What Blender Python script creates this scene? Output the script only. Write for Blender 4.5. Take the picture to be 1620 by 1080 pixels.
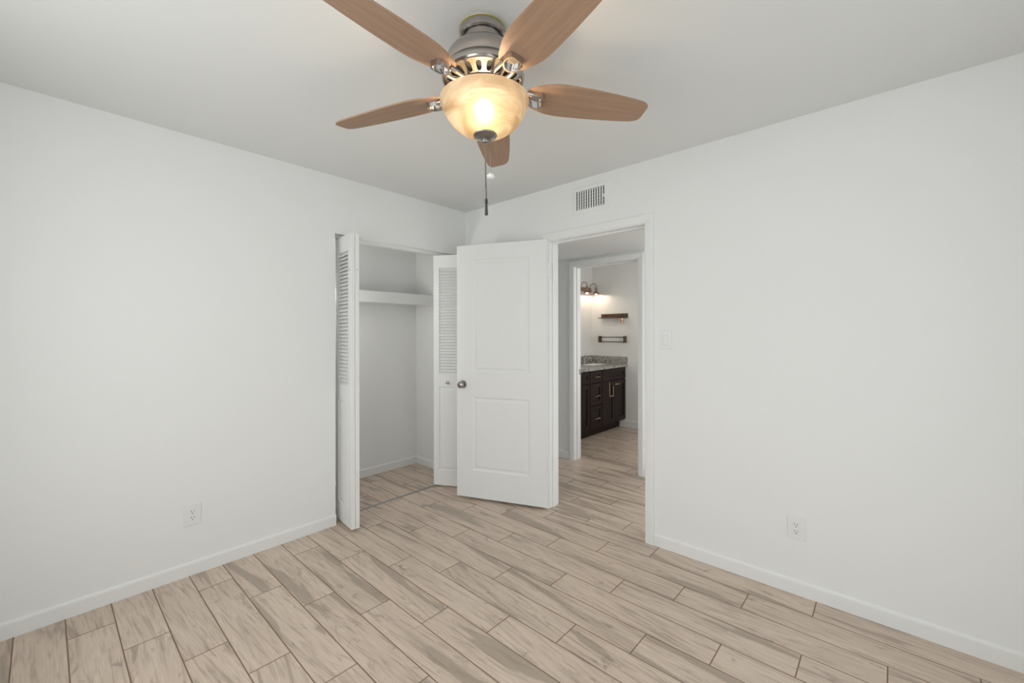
import bpy, bmesh, math, random
from mathutils import Vector, Matrix

PI = math.pi
R = math.radians
sc = bpy.context.scene
for _o in list(bpy.data.objects):
    bpy.data.objects.remove(_o)
COL = sc.collection

# ------------------------------------------------------------------ camera
cd = bpy.data.cameras.new('camera')
cam = bpy.data.objects.new('camera', cd)
COL.objects.link(cam)
YAW, ROLL = 0.73326, -0.00181
Fv = Vector((-math.sin(YAW), math.cos(YAW), 0))
Rv = Vector((math.cos(YAW), math.sin(YAW), 0))
Uv = Vector((0, 0, 1))
R2 = Rv * math.cos(ROLL) + Uv * math.sin(ROLL)
U2 = -Rv * math.sin(ROLL) + Uv * math.cos(ROLL)
cam.matrix_world = Matrix(((R2.x, U2.x, -Fv.x, 2.89795), (R2.y, U2.y, -Fv.y, -2.58506),
                           (R2.z, U2.z, -Fv.z, 1.3398), (0, 0, 0, 1)))
cd.sensor_fit = 'HORIZONTAL'
cd.sensor_width = 36.0
cd.lens = 668.23344 / 1620 * 36
cd.shift_y = -13.605 / 1620
cd.clip_start = 0.02
sc.camera = cam

# ------------------------------------------------------------------ world, daylight, exposure
sc.view_settings.view_transform = 'Standard'
sc.view_settings.look = 'None'
sc.view_settings.gamma = 1.0
sc.view_settings.use_curve_mapping = False
sc.view_settings.exposure = 0.0
w = bpy.data.worlds.new('sky')
sc.world = w
w.use_nodes = True
w.node_tree.nodes['Background'].inputs[0].default_value = (0.80, 0.90, 1.0, 1)
w.node_tree.nodes['Background'].inputs[1].default_value = 1.0


def area(name, loc, rot, sx, sy, power, color):
    l = bpy.data.lights.new(name, 'AREA')
    l.shape = 'RECTANGLE'
    l.size, l.size_y, l.energy, l.color = sx, sy, power, color
    o = bpy.data.objects.new(name, l)
    COL.objects.link(o)
    o.location, o.rotation_euler = loc, rot
    return o


# daylight through the back window; the other three are unseen, added fill lights
area('daylight_back_window', (1.75, -3.26, 1.50), (R(78), 0, 0), 2.0, 1.4, 25, (1.0, 0.997, 0.968))
area('fill_side_door', (3.80, -1.78, 1.10), (R(88), 0, R(90)), 1.95, 2.0, 10.0, (1.0, 0.997, 0.972))
area('fill_hall_end', (3.16, 0.635, 1.02), (R(80), 0, R(90)), 0.85, 1.95, 10.5, (1.0, 0.98, 0.95))
area('fill_bathroom', (1.87, 1.9, 1.5), (R(75), 0, R(90)), 0.9, 1.1, 11, (1.0, 0.975, 0.93))

# ------------------------------------------------------------------ node helpers / materials


class NT:
    def __init__(self, name):
        self.m = bpy.data.materials.new(name)
        self.m.use_nodes = True
        self.t = self.m.node_tree
        self.p = self.t.nodes['Principled BSDF']
        self.out = self.t.nodes['Material Output']

    def n(self, typ, **kw):
        x = self.t.nodes.new(typ)
        for k, v in kw.items():
            setattr(x, k, v)
        return x

    def link(self, a, b):
        self.t.links.new(a, b)

    def val(self, sock, v):
        if hasattr(v, 'is_output'):
            self.link(v, sock)
        else:
            sock.default_value = v

    def math(self, op, a, b=None, c=None):
        x = self.n('ShaderNodeMath', operation=op)
        self.val(x.inputs[0], a)
        if b is not None:
            self.val(x.inputs[1], b)
        if c is not None:
            self.val(x.inputs[2], c)
        return x.outputs[0]

    def mix(self, f, a, b, blend='MIX'):
        x = self.n('ShaderNodeMix', data_type='RGBA', blend_type=blend)
        self.val(x.inputs[0], f)
        self.val(x.inputs[6], a)
        self.val(x.inputs[7], b)
        return x.outputs[2]

    def comb(self, x, y, z):
        c = self.n('ShaderNodeCombineXYZ')
        self.val(c.inputs[0], x)
        self.val(c.inputs[1], y)
        self.val(c.inputs[2], z)
        return c.outputs[0]

    def noise(self, vec, scale, detail=3.0, rough=0.5, dist=0.0):
        x = self.n('ShaderNodeTexNoise')
        if vec is not None:
            self.link(vec, x.inputs['Vector'])
        x.inputs['Scale'].default_value = scale
        x.inputs['Detail'].default_value = detail
        x.inputs['Roughness'].default_value = rough
        x.inputs['Distortion'].default_value = dist
        return x.outputs[0]

    def ramp(self, f, stops):
        x = self.n('ShaderNodeValToRGB')
        e = x.color_ramp.elements
        while len(e) < len(stops):
            e.new(0.5)
        for i, (p, c) in enumerate(stops):
            e[i].position = p
            e[i].color = c if len(c) == 4 else (*c, 1)
        self.link(f, x.inputs[0])
        return x.outputs[0]

    def obj(self):
        return self.n('ShaderNodeTexCoord').outputs['Object']

    def bump(self, h, strength, dist):
        x = self.n('ShaderNodeBump')
        x.inputs['Strength'].default_value = strength
        x.inputs['Distance'].default_value = dist
        self.link(h, x.inputs['Height'])
        self.link(x.outputs[0], self.p.inputs['Normal'])


def srgb(r, g, b):
    def f(c):
        c /= 255
        return c / 12.92 if c <= 0.04045 else ((c + 0.055) / 1.055) ** 2.4
    return (f(r), f(g), f(b), 1)


def paint(name, col, rough=0.6, bump=0.02, scale=220):
    m = NT(name)
    m.p.inputs['Base Color'].default_value = col
    m.p.inputs['Roughness'].default_value = rough
    m.p.inputs['Specular IOR Level'].default_value = 0.3
    if bump:
        m.bump(m.noise(m.obj(), scale, 2.0), bump, 0.002)
    return m.m


def metal(name, col, rough, brushed=False, spec=1.0):
    m = NT(name)
    m.p.inputs['Base Color'].default_value = col
    m.p.inputs['Metallic'].default_value = spec
    m.p.inputs['Roughness'].default_value = rough
    if brushed:
        mp = m.n('ShaderNodeMapping')
        mp.inputs['Scale'].default_value = (1, 1, 30)
        m.link(m.obj(), mp.inputs[0])
        v = m.noise(mp.outputs[0], 25, 2.0)
        m.link(m.math('MULTIPLY_ADD', v, 0.18, rough - 0.08), m.p.inputs['Roughness'])
    return m.m


def emit(name, col, s):
    m = NT(name)
    e = m.n('ShaderNodeEmission')
    e.inputs[0].default_value = col
    e.inputs[1].default_value = s
    m.link(e.outputs[0], m.out.inputs[0])
    return m.m


def plank_floor(name, y0, x0):
    """wood look porcelain planks 0.80 x 0.157 m laid along X, each row stepped a third on"""
    m = NT(name)
    sep = m.n('ShaderNodeSeparateXYZ')
    m.link(m.obj(), sep.inputs[0])
    X, Y = sep.outputs[0], sep.outputs[1]
    PW, PL = 0.157, 0.80
    ry = m.math('DIVIDE', m.math('SUBTRACT', Y, y0), PW)
    row = m.math('FLOOR', ry)
    fy = m.math('FRACT', ry)
    rx = m.math('DIVIDE', m.math('SUBTRACT', m.math('SUBTRACT', X, x0), m.math('MULTIPLY', row, 0.2667)), PL)
    colm = m.math('FLOOR', rx)
    fx = m.math('FRACT', rx)
    # grout distance
    dy = m.math('MULTIPLY', m.math('MINIMUM', fy, m.math('SUBTRACT', 1.0, fy)), PW)
    dx = m.math('MULTIPLY', m.math('MINIMUM', fx, m.math('SUBTRACT', 1.0, fx)), PL)
    d = m.math('MINIMUM', dx, dy)
    gr = m.n('ShaderNodeMapRange')
    m.link(d, gr.inputs[0])
    gr.inputs[1].default_value = 0.0016
    gr.inputs[2].default_value = 0.0030
    gr.inputs[3].default_value = 1.0
    gr.inputs[4].default_value = 0.0
    grout = gr.outputs[0]
    wn = m.n('ShaderNodeTexWhiteNoise', noise_dimensions='2D')
    m.link(m.comb(row, colm, 0), wn.inputs['Vector'])
    rnd = wn.outputs['Value']
    wc = m.n('ShaderNodeSeparateColor')
    m.link(wn.outputs['Color'], wc.inputs[0])
    # per plank shifted coordinates
    ox = m.math('MULTIPLY', rnd, 37.0)
    oy = m.math('MULTIPLY', wc.outputs[1], 23.0)
    px = m.math('ADD', X, ox)
    py = m.math('ADD', Y, oy)
    # flame shapes: stretched, slightly diagonal, distorted
    sk = m.math('MULTIPLY', m.math('SUBTRACT', wc.outputs[2], 0.5), 0.22)
    pyk = m.math('ADD', py, m.math('MULTIPLY', X, sk))
    v1 = m.comb(m.math('MULTIPLY', px, 1.3), m.math('MULTIPLY', pyk, 11.0), m.math('MULTIPLY', rnd, 9.0))
    n1 = m.noise(v1, 1.0, 3.0, 0.5, 0.5)
    v2 = m.comb(m.math('MULTIPLY', px, 4.0), m.math('MULTIPLY', pyk, 60.0), 0.0)
    n2 = m.noise(v2, 1.0, 4.0, 0.6, 0.6)
    v3 = m.comb(m.math('MULTIPLY', px, 7.0), m.math('MULTIPLY', pyk, 18.0), 3.0)
    n3 = m.noise(v3, 1.0, 3.0, 0.6, 1.0)
    v4 = m.comb(m.math('MULTIPLY', px, 10.0), m.math('MULTIPLY', pyk, 240.0), 0.0)
    n4 = m.noise(v4, 1.0, 2.0, 0.6, 0.2)
    base = m.mix(rnd, srgb(216, 196, 179), srgb(199, 180, 163))
    base = m.mix(m.ramp(n1, [(0.35, (0, 0, 0)), (0.62, (1, 1, 1))]), base, srgb(222, 203, 185))
    # grey green heartwood flames with a crisp edge
    fl = m.ramp(n1, [(0.0, (1, 1, 1)), (0.395, (1, 1, 1)), (0.43, (0, 0, 0)), (1, (0, 0, 0))])
    base = m.mix(m.math('MULTIPLY', fl, 0.60), base, srgb(160, 147, 131))
    st = m.ramp(n2, [(0.34, (1, 1, 1)), (0.50, (0, 0, 0))])
    base = m.mix(m.math('MULTIPLY', st, 0.52), base, srgb(158, 138, 119))
    kn = m.ramp(n3, [(0.28, (1, 1, 1)), (0.38, (0, 0, 0))])
    base = m.mix(m.math('MULTIPLY', kn, 0.5), base, srgb(128, 116, 104))
    fg = m.ramp(n4, [(0.3, (0.88, 0.88, 0.88)), (0.7, (1.06, 1.06, 1.06))])
    base = m.mix(1.0, base, fg, 'MULTIPLY')
    col = m.mix(grout, base, srgb(132, 106, 84))
    m.link(col, m.p.inputs['Base Color'])
    m.link(m.math('MULTIPLY_ADD', grout, 0.4, m.math('MULTIPLY_ADD', n3, 0.12, 0.26)), m.p.inputs['Roughness'])
    m.p.inputs['Specular IOR Level'].default_value = 0.42
    m.bump(m.math('MULTIPLY_ADD', n2, 0.12, m.math('SUBTRACT', 1.0, grout)), 0.35, 0.0012)
    return m.m


def wood(name, c1, c2, scale=1.0, rough=0.45):
    m = NT(name)
    mp = m.n('ShaderNodeMapping')
    mp.inputs['Scale'].default_value = (3 * scale, 60 * scale, 60 * scale)
    m.link(m.obj(), mp.inputs[0])
    n1 = m.noise(mp.outputs[0], 1.0, 4.0, 0.6, 0.4)
    mp2 = m.n('ShaderNodeMapping')
    mp2.inputs['Scale'].default_value = (14 * scale, 300 * scale, 300 * scale)
    m.link(m.obj(), mp2.inputs[0])
    n2 = m.noise(mp2.outputs[0], 1.0, 2.0)
    c = m.mix(m.ramp(n1, [(0.3, (0, 0, 0)), (0.7, (1, 1, 1))]), c1, c2)
    c = m.mix(m.math('MULTIPLY', n2, 0.3), c, c1)
    m.link(c, m.p.inputs['Base Color'])
    m.p.inputs['Roughness'].default_value = rough
    m.p.inputs['Specular IOR Level'].default_value = 0.35
    m.bump(n2, 0.08, 0.0006)
    return m.m


def granite(name):
    m = NT(name)
    o = m.obj()
    v = m.n('ShaderNodeTexVoronoi')
    v.inputs['Scale'].default_value = 70
    m.link(o, v.inputs['Vector'])
    sepc = m.n('ShaderNodeSeparateColor')
    m.link(v.outputs['Color'], sepc.inputs[0])
    n1 = m.noise(o, 14, 5.0, 0.65)
    n2 = m.noise(o, 45, 4.0, 0.7)
    c = m.mix(sepc.outputs[0], srgb(196, 194, 188), srgb(150, 150, 147))
    c = m.mix(m.ramp(n1, [(0.42, (0, 0, 0)), (0.6, (1, 1, 1))]), c, srgb(176, 172, 164))
    c = m.mix(m.ramp(n2, [(0.34, (1, 1, 1)), (0.43, (0, 0, 0))]), c, srgb(58, 56, 55))
    c = m.mix(m.ramp(sepc.outputs[1], [(0.86, (0, 0, 0)), (0.9, (1, 1, 1))]), c, srgb(84, 80, 77))
    m.link(c, m.p.inputs['Base Color'])
    m.p.inputs['Roughness'].default_value = 0.22
    return m.m


def alabaster(name):
    """amber swirled glass of the lamp bowl: a thin scattering sheet lit by the bulbs inside"""
    m = NT(name)
    o = m.obj()
    mp = m.n('ShaderNodeMapping')
    mp.inputs['Scale'].default_value = (4.5, 4.5, 15)
    mp.inputs['Rotation'].default_value = (R(24), R(16), 0)
    m.link(o, mp.inputs[0])
    n1 = m.noise(mp.outputs[0], 1.0, 4.0, 0.55, 1.4)
    c = m.ramp(n1, [(0.34, (0.37, 0.29, 0.195)), (0.48, (0.48, 0.40, 0.30)), (0.60, (0.60, 0.55, 0.46))])
    tr = m.n('ShaderNodeBsdfTranslucent')
    ct = m.mix(1.0, c, (0.50, 0.47, 0.42, 1), 'MULTIPLY')
    m.link(ct, tr.inputs[0])
    rf = m.n('ShaderNodeBsdfRefraction')
    m.link(ct, rf.inputs[0])
    rf.inputs['Roughness'].default_value = 0.75
    rf.inputs['IOR'].default_value = 1.3
    df = m.n('ShaderNodeBsdfDiffuse')
    m.link(c, df.inputs[0])
    gl = m.n('ShaderNodeBsdfGlossy')
    gl.inputs['Roughness'].default_value = 0.15
    m1 = m.n('ShaderNodeMixShader')
    m1.inputs[0].default_value = 0.28
    m.link(tr.outputs[0], m1.inputs[1])
    m.link(rf.outputs[0], m1.inputs[2])
    m2 = m.n('ShaderNodeMixShader')
    m2.inputs[0].default_value = 0.42
    m.link(m1.outputs[0], m2.inputs[1])
    m.link(df.outputs[0], m2.inputs[2])
    m3 = m.n('ShaderNodeMixShader')
    m3.inputs[0].default_value = 0.04
    m.link(m2.outputs[0], m3.inputs[1])
    m.link(gl.outputs[0], m3.inputs[2])
    m.link(m3.outputs[0], m.out.inputs[0])
    return m.m


def pane_glass(name):
    m = NT(name)
    t = m.n('ShaderNodeBsdfTransparent')
    g = m.n('ShaderNodeBsdfGlossy')
    g.inputs['Roughness'].default_value = 0.02
    x = m.n('ShaderNodeMixShader')
    x.inputs[0].default_value = 0.05
    m.link(t.outputs[0], x.inputs[1])
    m.link(g.outputs[0], x.inputs[2])
    m.link(x.outputs[0], m.out.inputs[0])
    return m.m


M = {}
M['wall'] = paint('wall_paint', (0.895, 0.90, 0.885, 1), 0.7, 0.05, 260)
M['ceil'] = paint('ceiling_paint', (0.825, 0.832, 0.815, 1), 0.85, 0.10, 120)
M['trim'] = paint('trim_paint', (0.89, 0.895, 0.88, 1), 0.38, 0.015, 90)
M['door'] = paint('door_paint', (0.89, 0.895, 0.88, 1), 0.42, 0.02, 160)
M['plastic'] = paint('white_plastic', (0.875, 0.88, 0.865, 1), 0.35, 0, 1)
M['dark'] = paint('void_shade', (0.06, 0.06, 0.058, 1), 0.8, 0, 1)  # shade inside openings, put into the colour
M['slot'] = paint('slot_shadow', (0.05, 0.05, 0.05, 1), 0.6, 0, 1)
M['duct'] = paint('duct_metal', (0.12, 0.12, 0.115, 1), 0.7, 0, 1)
M['nickel'] = metal('brushed_nickel', (0.44, 0.415, 0.395, 1), 0.22)
M['chrome'] = metal('polished_nickel', (0.54, 0.52, 0.50, 1), 0.17)
M['pewter'] = metal('dark_pewter', (0.34, 0.32, 0.31, 1), 0.28)
M['knob'] = metal('knob_nickel', (0.42, 0.39, 0.37, 1), 0.22)
M['steel'] = metal('strip_aluminium', (0.42, 0.43, 0.44, 1), 0.4)
M['bronze'] = metal('oiled_bronze', (0.45, 0.33, 0.25, 1), 0.42)
M['brass'] = metal('champagne_brass', (0.78, 0.58, 0.40, 1), 0.3)
M['cord'] = metal('dark_cord', (0.07, 0.065, 0.06, 1), 0.5, False, 0.5)
M['iron'] = metal('black_iron', (0.035, 0.028, 0.024, 1), 0.5, False, 0.4)
M['foam'] = paint('yellow_foam', srgb(150, 138, 30), 0.8, 0, 1)
M['white'] = paint('white_enamel', (0.85, 0.85, 0.85, 1), 0.2, 0, 1)
M['blade'] = wood('blade_wood', srgb(156, 126, 103), srgb(178, 146, 120), 1.0, 0.5)
M['blade_top'] = wood('blade_edge', srgb(96, 72, 58), srgb(110, 84, 68), 1.0, 0.5)
M['espresso'] = wood('espresso_wood', srgb(36, 24, 21), srgb(48, 33, 29), 1.0, 0.35)
M['shelfwood'] = wood('rustic_wood', srgb(80, 62, 49), srgb(116, 92, 74), 1.0, 0.6)
M['granite'] = granite('granite')
M['bowl'] = alabaster('alabaster_glass')
M['bulb'] = emit('warm_bulb', (1.0, 0.78, 0.52, 1), 135.0)
M['vbulb'] = emit('vanity_bulb', (1.0, 0.84, 0.64, 1), 80.0)
M['dome'] = emit('fill_lamp_dome', (1.0, 0.985, 0.95, 1), 40.0)
M['espresso'].node_tree.nodes['Principled BSDF'].inputs['Specular IOR Level'].default_value = 0.2
M['glass'] = pane_glass('window_glass')
M['floor'] = plank_floor('plank_tile', -1.1045, 1.015)
M['floor2'] = plank_floor('plank_tile_hall', 0.2045, 0.998)

# ------------------------------------------------------------------ mesh helpers


def obj(name, bm, mat, parent=None, smooth=None, recalc=True):
    if recalc:
        bmesh.ops.recalc_face_normals(bm, faces=bm.faces[:])
    me = bpy.data.meshes.new(name)
    bm.to_mesh(me)
    bm.free()
    o = bpy.data.objects.new(name, me)
    COL.objects.link(o)
    me.materials.append(M[mat] if isinstance(mat, str) else mat)
    if parent is not None:
        o.parent = parent
    if smooth is not None:
        for p in me.polygons:
            p.use_smooth = True
        if smooth:
            me.set_sharp_from_angle(angle=R(smooth))
    return o


def empty(name, loc=(0, 0, 0), rz=0.0):
    o = bpy.data.objects.new(name, None)
    COL.objects.link(o)
    o.location = loc
    o.rotation_euler = (0, 0, rz)
    o.empty_display_size = 0.05
    return o


def tag(o, label=None, cat=None, group=None, kind=None):
    if label:
        o['label'] = label
    if cat:
        o['category'] = cat
    if group:
        o['group'] = group
    if kind:
        o['kind'] = kind
    return o


def struct(name, bm, mat, smooth=None):
    return tag(obj(name, bm, mat, None, smooth), kind='structure')


def box(bm, x0, x1, y0, y1, z0, z1, bev=0.0, seg=2, mat=None):
    b = bmesh.new() if bev else bm
    v = [b.verts.new((x, y, z)) for x in (x0, x1) for y in (y0, y1) for z in (z0, z1)]
    for f in ((0, 1, 3, 2), (4, 6, 7, 5), (0, 4, 5, 1), (2, 3, 7, 6), (0, 2, 6, 4), (1, 5, 7, 3)):
        b.faces.new([v[i] for i in f])
    if bev:
        bmesh.ops.bevel(b, geom=b.edges[:], offset=bev, segments=seg, affect='EDGES', profile=0.6)
        merge(bm, b, mat)
    elif mat:
        for q in v:
            q.co = mat @ q.co
    return bm


def merge(bm, b, mat=None):
    b.verts.index_update()
    vm = [bm.verts.new(mat @ v.co if mat else v.co) for v in b.verts]
    for f in b.faces:
        try:
            bm.faces.new([vm[v.index] for v in f.verts])
        except ValueError:
            pass
    b.free()


def lathe(bm, prof, seg=48, mat=None, cap0=False, cap1=False):
    rings = []
    for r, z in prof:
        if r < 1e-6:
            rings.append([bm.verts.new((0, 0, z))])
        else:
            rings.append([bm.verts.new((r * math.cos(2 * PI * i / seg), r * math.sin(2 * PI * i / seg), z)) for i in range(seg)])
    for a, b in zip(rings, rings[1:]):
        if len(a) == 1 and len(b) == 1:
            continue
        for i in range(seg):
            j = (i + 1) % seg
            if len(a) == 1:
                bm.faces.new((a[0], b[i], b[j]))
            elif len(b) == 1:
                bm.faces.new((a[i], a[j], b[0]))
            else:
                bm.faces.new((a[i], a[j], b[j], b[i]))
    if cap0 and len(rings[0]) > 1:
        bm.faces.new(rings[0])
    if cap1 and len(rings[-1]) > 1:
        bm.faces.new(rings[-1])
    if mat:
        for ring in rings:
            for v in ring:
                v.co = mat @ v.co
    return bm


def tube(bm, pts, r, seg=10, closed=False, mat=None):
    pts = [Vector(p) for p in pts]
    n = len(pts)
    rad = r if isinstance(r, (list, tuple)) else [r] * n
    prev = None
    rings = []
    for i, p in enumerate(pts):
        if closed:
            t = pts[(i + 1) % n] - pts[i - 1]
        else:
            t = pts[min(i + 1, n - 1)] - pts[max(i - 1, 0)]
        t.normalize()
        if prev is None:
            u = t.orthogonal().normalized()
        else:
            u = (prev - t * prev.dot(t)).normalized()
        prev = u
        v = t.cross(u)
        rings.append([bm.verts.new(p + (u * math.cos(2 * PI * k / seg) + v * math.sin(2 * PI * k / seg)) * rad[i]) for k in range(seg)])
    for i in range(n if closed else n - 1):
        a, b = rings[i], rings[(i + 1) % n]
        for k in range(seg):
            j = (k + 1) % seg
            bm.faces.new((a[k], a[j], b[j], b[k]))
    if not closed:
        bm.faces.new(rings[0])
        bm.faces.new(rings[-1])
    if mat:
        for ring in rings:
            for q in ring:
                q.co = mat @ q.co
    return bm


def prism(bm, poly, z0, z1, mat=None):
    a = [bm.verts.new((x, y, z0)) for x, y in poly]
    b = [bm.verts.new((x, y, z1)) for x, y in poly]
    n = len(poly)
    bm.faces.new(a)
    bm.faces.new(b)
    for i in range(n):
        j = (i + 1) % n
        bm.faces.new((a[i], a[j], b[j], b[i]))
    if mat:
        for v in a + b:
            v.co = mat @ v.co
    return bm


def sphere(bm, c, r, u=20, v=12, sc3=(1, 1, 1)):
    b = bmesh.new()
    bmesh.ops.create_uvsphere(b, u_segments=u, v_segments=v, radius=r)
    merge(bm, b, Matrix.Translation(c) @ Matrix.Diagonal((*sc3, 1)))
    return bm


def casing(bm, x0, x1, zt, prof, mat, zb=0.0):
    """door casing swept with mitred corners round an opening x0..x1, 0..zt;
    prof: list of (outward offset, depth)"""
    rows = []
    for o, d in prof:
        rows.append([bm.verts.new(mat @ Vector(p)) for p in
                     ((x0 - o, d, zb), (x0 - o, d, zt + o), (x1 + o, d, zt + o), (x1 + o, d, zb))])
    n = len(rows)
    for i in range(n):
        a, b = rows[i], rows[(i + 1) % n]
        for k in range(3):
            bm.faces.new((a[k], a[k + 1], b[k + 1], b[k]))
    bm.faces.new([r[0] for r in rows])
    bm.faces.new([r[3] for r in rows])


def slab_with_hole(bm, u0, u1, z0, z1, holes, d0, d1, mat):
    """wall in the u,z plane with thickness d0..d1 and rectangular holes (ua,ub,za,zb)"""
    us = sorted({u0, u1, *[h[0] for h in holes], *[h[1] for h in holes]})
    zs = sorted({z0, z1, *[h[2] for h in holes], *[h[3] for h in holes]})

    def solid(i, j):
        if not (0 <= i < len(us) - 1 and 0 <= j < len(zs) - 1):
            return False
        cu, cz = (us[i] + us[i + 1]) / 2, (zs[j] + zs[j + 1]) / 2
        return not any(h[0] < cu < h[1] and h[2] < cz < h[3] for h in holes)
    vc = {}

    def V(i, j, k):
        if (i, j, k) not in vc:
            vc[i, j, k] = bm.verts.new(mat @ Vector((us[i], (d0, d1)[k], zs[j])))
        return vc[i, j, k]
    for i in range(len(us) - 1):
        for j in range(len(zs) - 1):
            if not solid(i, j):
                continue
            for k in (0, 1):
                bm.faces.new((V(i, j, k), V(i + 1, j, k), V(i + 1, j + 1, k), V(i, j + 1, k)))
            if not solid(i - 1, j):
                bm.faces.new((V(i, j, 0), V(i, j + 1, 0), V(i, j + 1, 1), V(i, j, 1)))
            if not solid(i + 1, j):
                bm.faces.new((V(i + 1, j, 0), V(i + 1, j + 1, 0), V(i + 1, j + 1, 1), V(i + 1, j, 1)))
            if not solid(i, j - 1):
                bm.faces.new((V(i, j, 0), V(i + 1, j, 0), V(i + 1, j, 1), V(i, j, 1)))
            if not solid(i, j + 1):
                bm.faces.new((V(i, j + 1, 0), V(i + 1, j + 1, 0), V(i + 1, j + 1, 1), V(i, j + 1, 1)))


I4 = Matrix.Identity(4)
ALONG_Y = Matrix(((0, 1, 0, 0), (1, 0, 0, 0), (0, 0, 1, 0), (0, 0, 0, 1)))   # u -> y, depth -> x

# ------------------------------------------------------------------ the setting
H = 2.44
XR, YB = 3.63, -3.07          # bedroom far right wall, wall behind the camera
CX = -0.765                   # closet back
HY0, HY1 = 0.115, 1.155       # hall
BY0, BY1 = 1.27, 2.965        # bathroom
BXL, BXR = -0.472, 1.75
HC = 2.114                    # dropped hall ceiling
DX0, DX1, DZ = 0.950, 1.717, 2.035      # bedroom door opening between jambs
B0, B1, BZ = 0.413, 1.120, 2.030        # bathroom door opening
CY0 = -1.217                  # closet opening starts
CHZ = 2.040                   # closet head

struct('floor', box(bmesh.new(), CX - 0.12, XR + 0.12, YB - 0.12, 0.0475, -0.1, 0.0), 'floor')
struct('floor_hall', box(bmesh.new(), -1.3, 3.2, 0.0475, BY1 + 0.12, -0.1, 0.0), 'floor2')
struct('ceiling', box(bmesh.new(), CX - 0.12, XR + 0.12, YB - 0.12, HY0, H, H + 0.1), 'ceil')
struct('ceiling_hall', box(bmesh.new(), -1.2, 3.2, HY0, HY1, HC, HC + 0.1), 'ceil')
struct('ceiling_bathroom', box(bmesh.new(), BXL - 0.1, BXR + 0.1, BY0 - 0.115, BY1 + 0.12, H, H + 0.1), 'ceil')

b = bmesh.new()
slab_with_hole(b, YB, 0.0, 0, H, [(CY0, 0.0, 0, CHZ)], -0.12, 0.0, ALONG_Y)
struct('wall_left', b, 'wall')
b = bmesh.new()
slab_with_hole(b, CX - 0.12, XR + 0.12, 0, H, [(DX0 - 0.018, DX1 + 0.018, 0, DZ + 0.018)], 0.0, HY0, I4)
struct('wall_far', b, 'wall')
b = bmesh.new()
slab_with_hole(b, CX - 0.12, XR + 0.12, 0, H, [(0.75, 2.75, 0.75, 2.15)], YB - 0.12, YB, I4)
struct('wall_back', b, 'wall')
b = bmesh.new()
slab_with_hole(b, YB, 0.0, 0, H, [(-2.75, -0.80, 0.06, 2.13)], XR, XR + 0.12, ALONG_Y)
struct('wall_right', b, 'wall')
struct('wall_closet_back', box(bmesh.new(), CX - 0.12, CX, -1.6, 0.0, 0, H), 'wall')
struct('wall_closet_side', box(bmesh.new(), CX, -0.12, -1.6, -1.48, 0, H), 'wall')
b = bmesh.new()
slab_with_hole(b, -1.3, 3.2, 0, H, [(B0 - 0.018, B1 + 0.018, 0, BZ + 0.018)], HY1, BY0, I4)
struct('wall_hall_far', b, 'wall')
struct('wall_hall_left', box(bmesh.new(), -1.3, -1.2, HY0, HY1, 0, H), 'wall')
b = bmesh.new()
slab_with_hole(b, HY0, HY1, 0, H, [(0.2, 1.07, 0, 2.03)], 3.1, 3.2, ALONG_Y)  # opening added so the hall fill light can enter
struct('wall_hall_right', b, 'wall')
struct('wall_bathroom_left', box(bmesh.new(), BXL - 0.1, BXL, BY0, BY1, 0, H), 'wall')
struct('wall_bathroom_far', box(bmesh.new(), BXL - 0.1, BXR + 0.1, BY1, BY1 + 0.12, 0, H), 'wall')
b = bmesh.new()
slab_with_hole(b, BY0, BY1, 0, H, [(1.42, 2.38, 0.92, 2.08)], BXR, BXR + 0.1, ALONG_Y)
struct('wall_bathroom_right', b, 'wall')


def baseboard(name, u0, u1, mat, h=0.076, t=0.012):
    b = bmesh.new()
    prof = [(0, 0), (-t, 0), (-t, h * 0.80), (-t * 0.92, h * 0.88), (-t * 0.62, h * 0.97), (-t * 0.3, h), (0, h)]
    A = [b.verts.new(mat @ Vector((u0, d, z))) for d, z in prof]
    B = [b.verts.new(mat @ Vector((u1, d, z))) for d, z in prof]
    b.faces.new(A)
    b.faces.new(B)
    for i in range(len(prof)):
        j = (i + 1) % len(prof)
        b.faces.new((A[i], A[j], B[j], B[i]))
    return struct(name, b, 'trim')


def on_y(y, sgn=1):
    return Matrix(((1, 0, 0, 0), (0, sgn, 0, y), (0, 0, 1, 0), (0, 0, 0, 1)))


def on_x(x, sgn=1):
    return Matrix(((0, sgn, 0, x), (1, 0, 0, 0), (0, 0, 1, 0), (0, 0, 0, 1)))


baseboard('baseboard_left', YB, CY0, on_x(0, -1))
baseboard('baseboard_right', DX1 + 0.063, XR, on_y(0))
baseboard('baseboard_far', 0.0, DX0 - 0.063, on_y(0))
baseboard('baseboard_back', 0.0, XR, on_y(YB, -1))
baseboard('baseboard_side', -0.76, 0.0, on_x(XR))
baseboard('baseboard_closet_back', -1.48, 0.0, on_x(CX, -1))
baseboard('baseboard_closet_right', CX, -0.12, on_y(0))
baseboard('baseboard_hall', -1.2, B0 - 0.063, on_y(HY1))
baseboard('baseboard_hall_near', B1 + 0.063, 3.1, on_y(HY1))
baseboard('baseboard_bathroom', -0.02, BXR, on_y(BY1), 0.098)

CAS = [(0.004, 0.0), (0.004, -0.009), (0.008, -0.0115), (0.020, -0.0125), (0.030, -0.0150), (0.044, -0.0165),
       (0.056, -0.0165), (0.060, -0.0145), (0.062, -0.010), (0.062, 0.0)]


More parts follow.
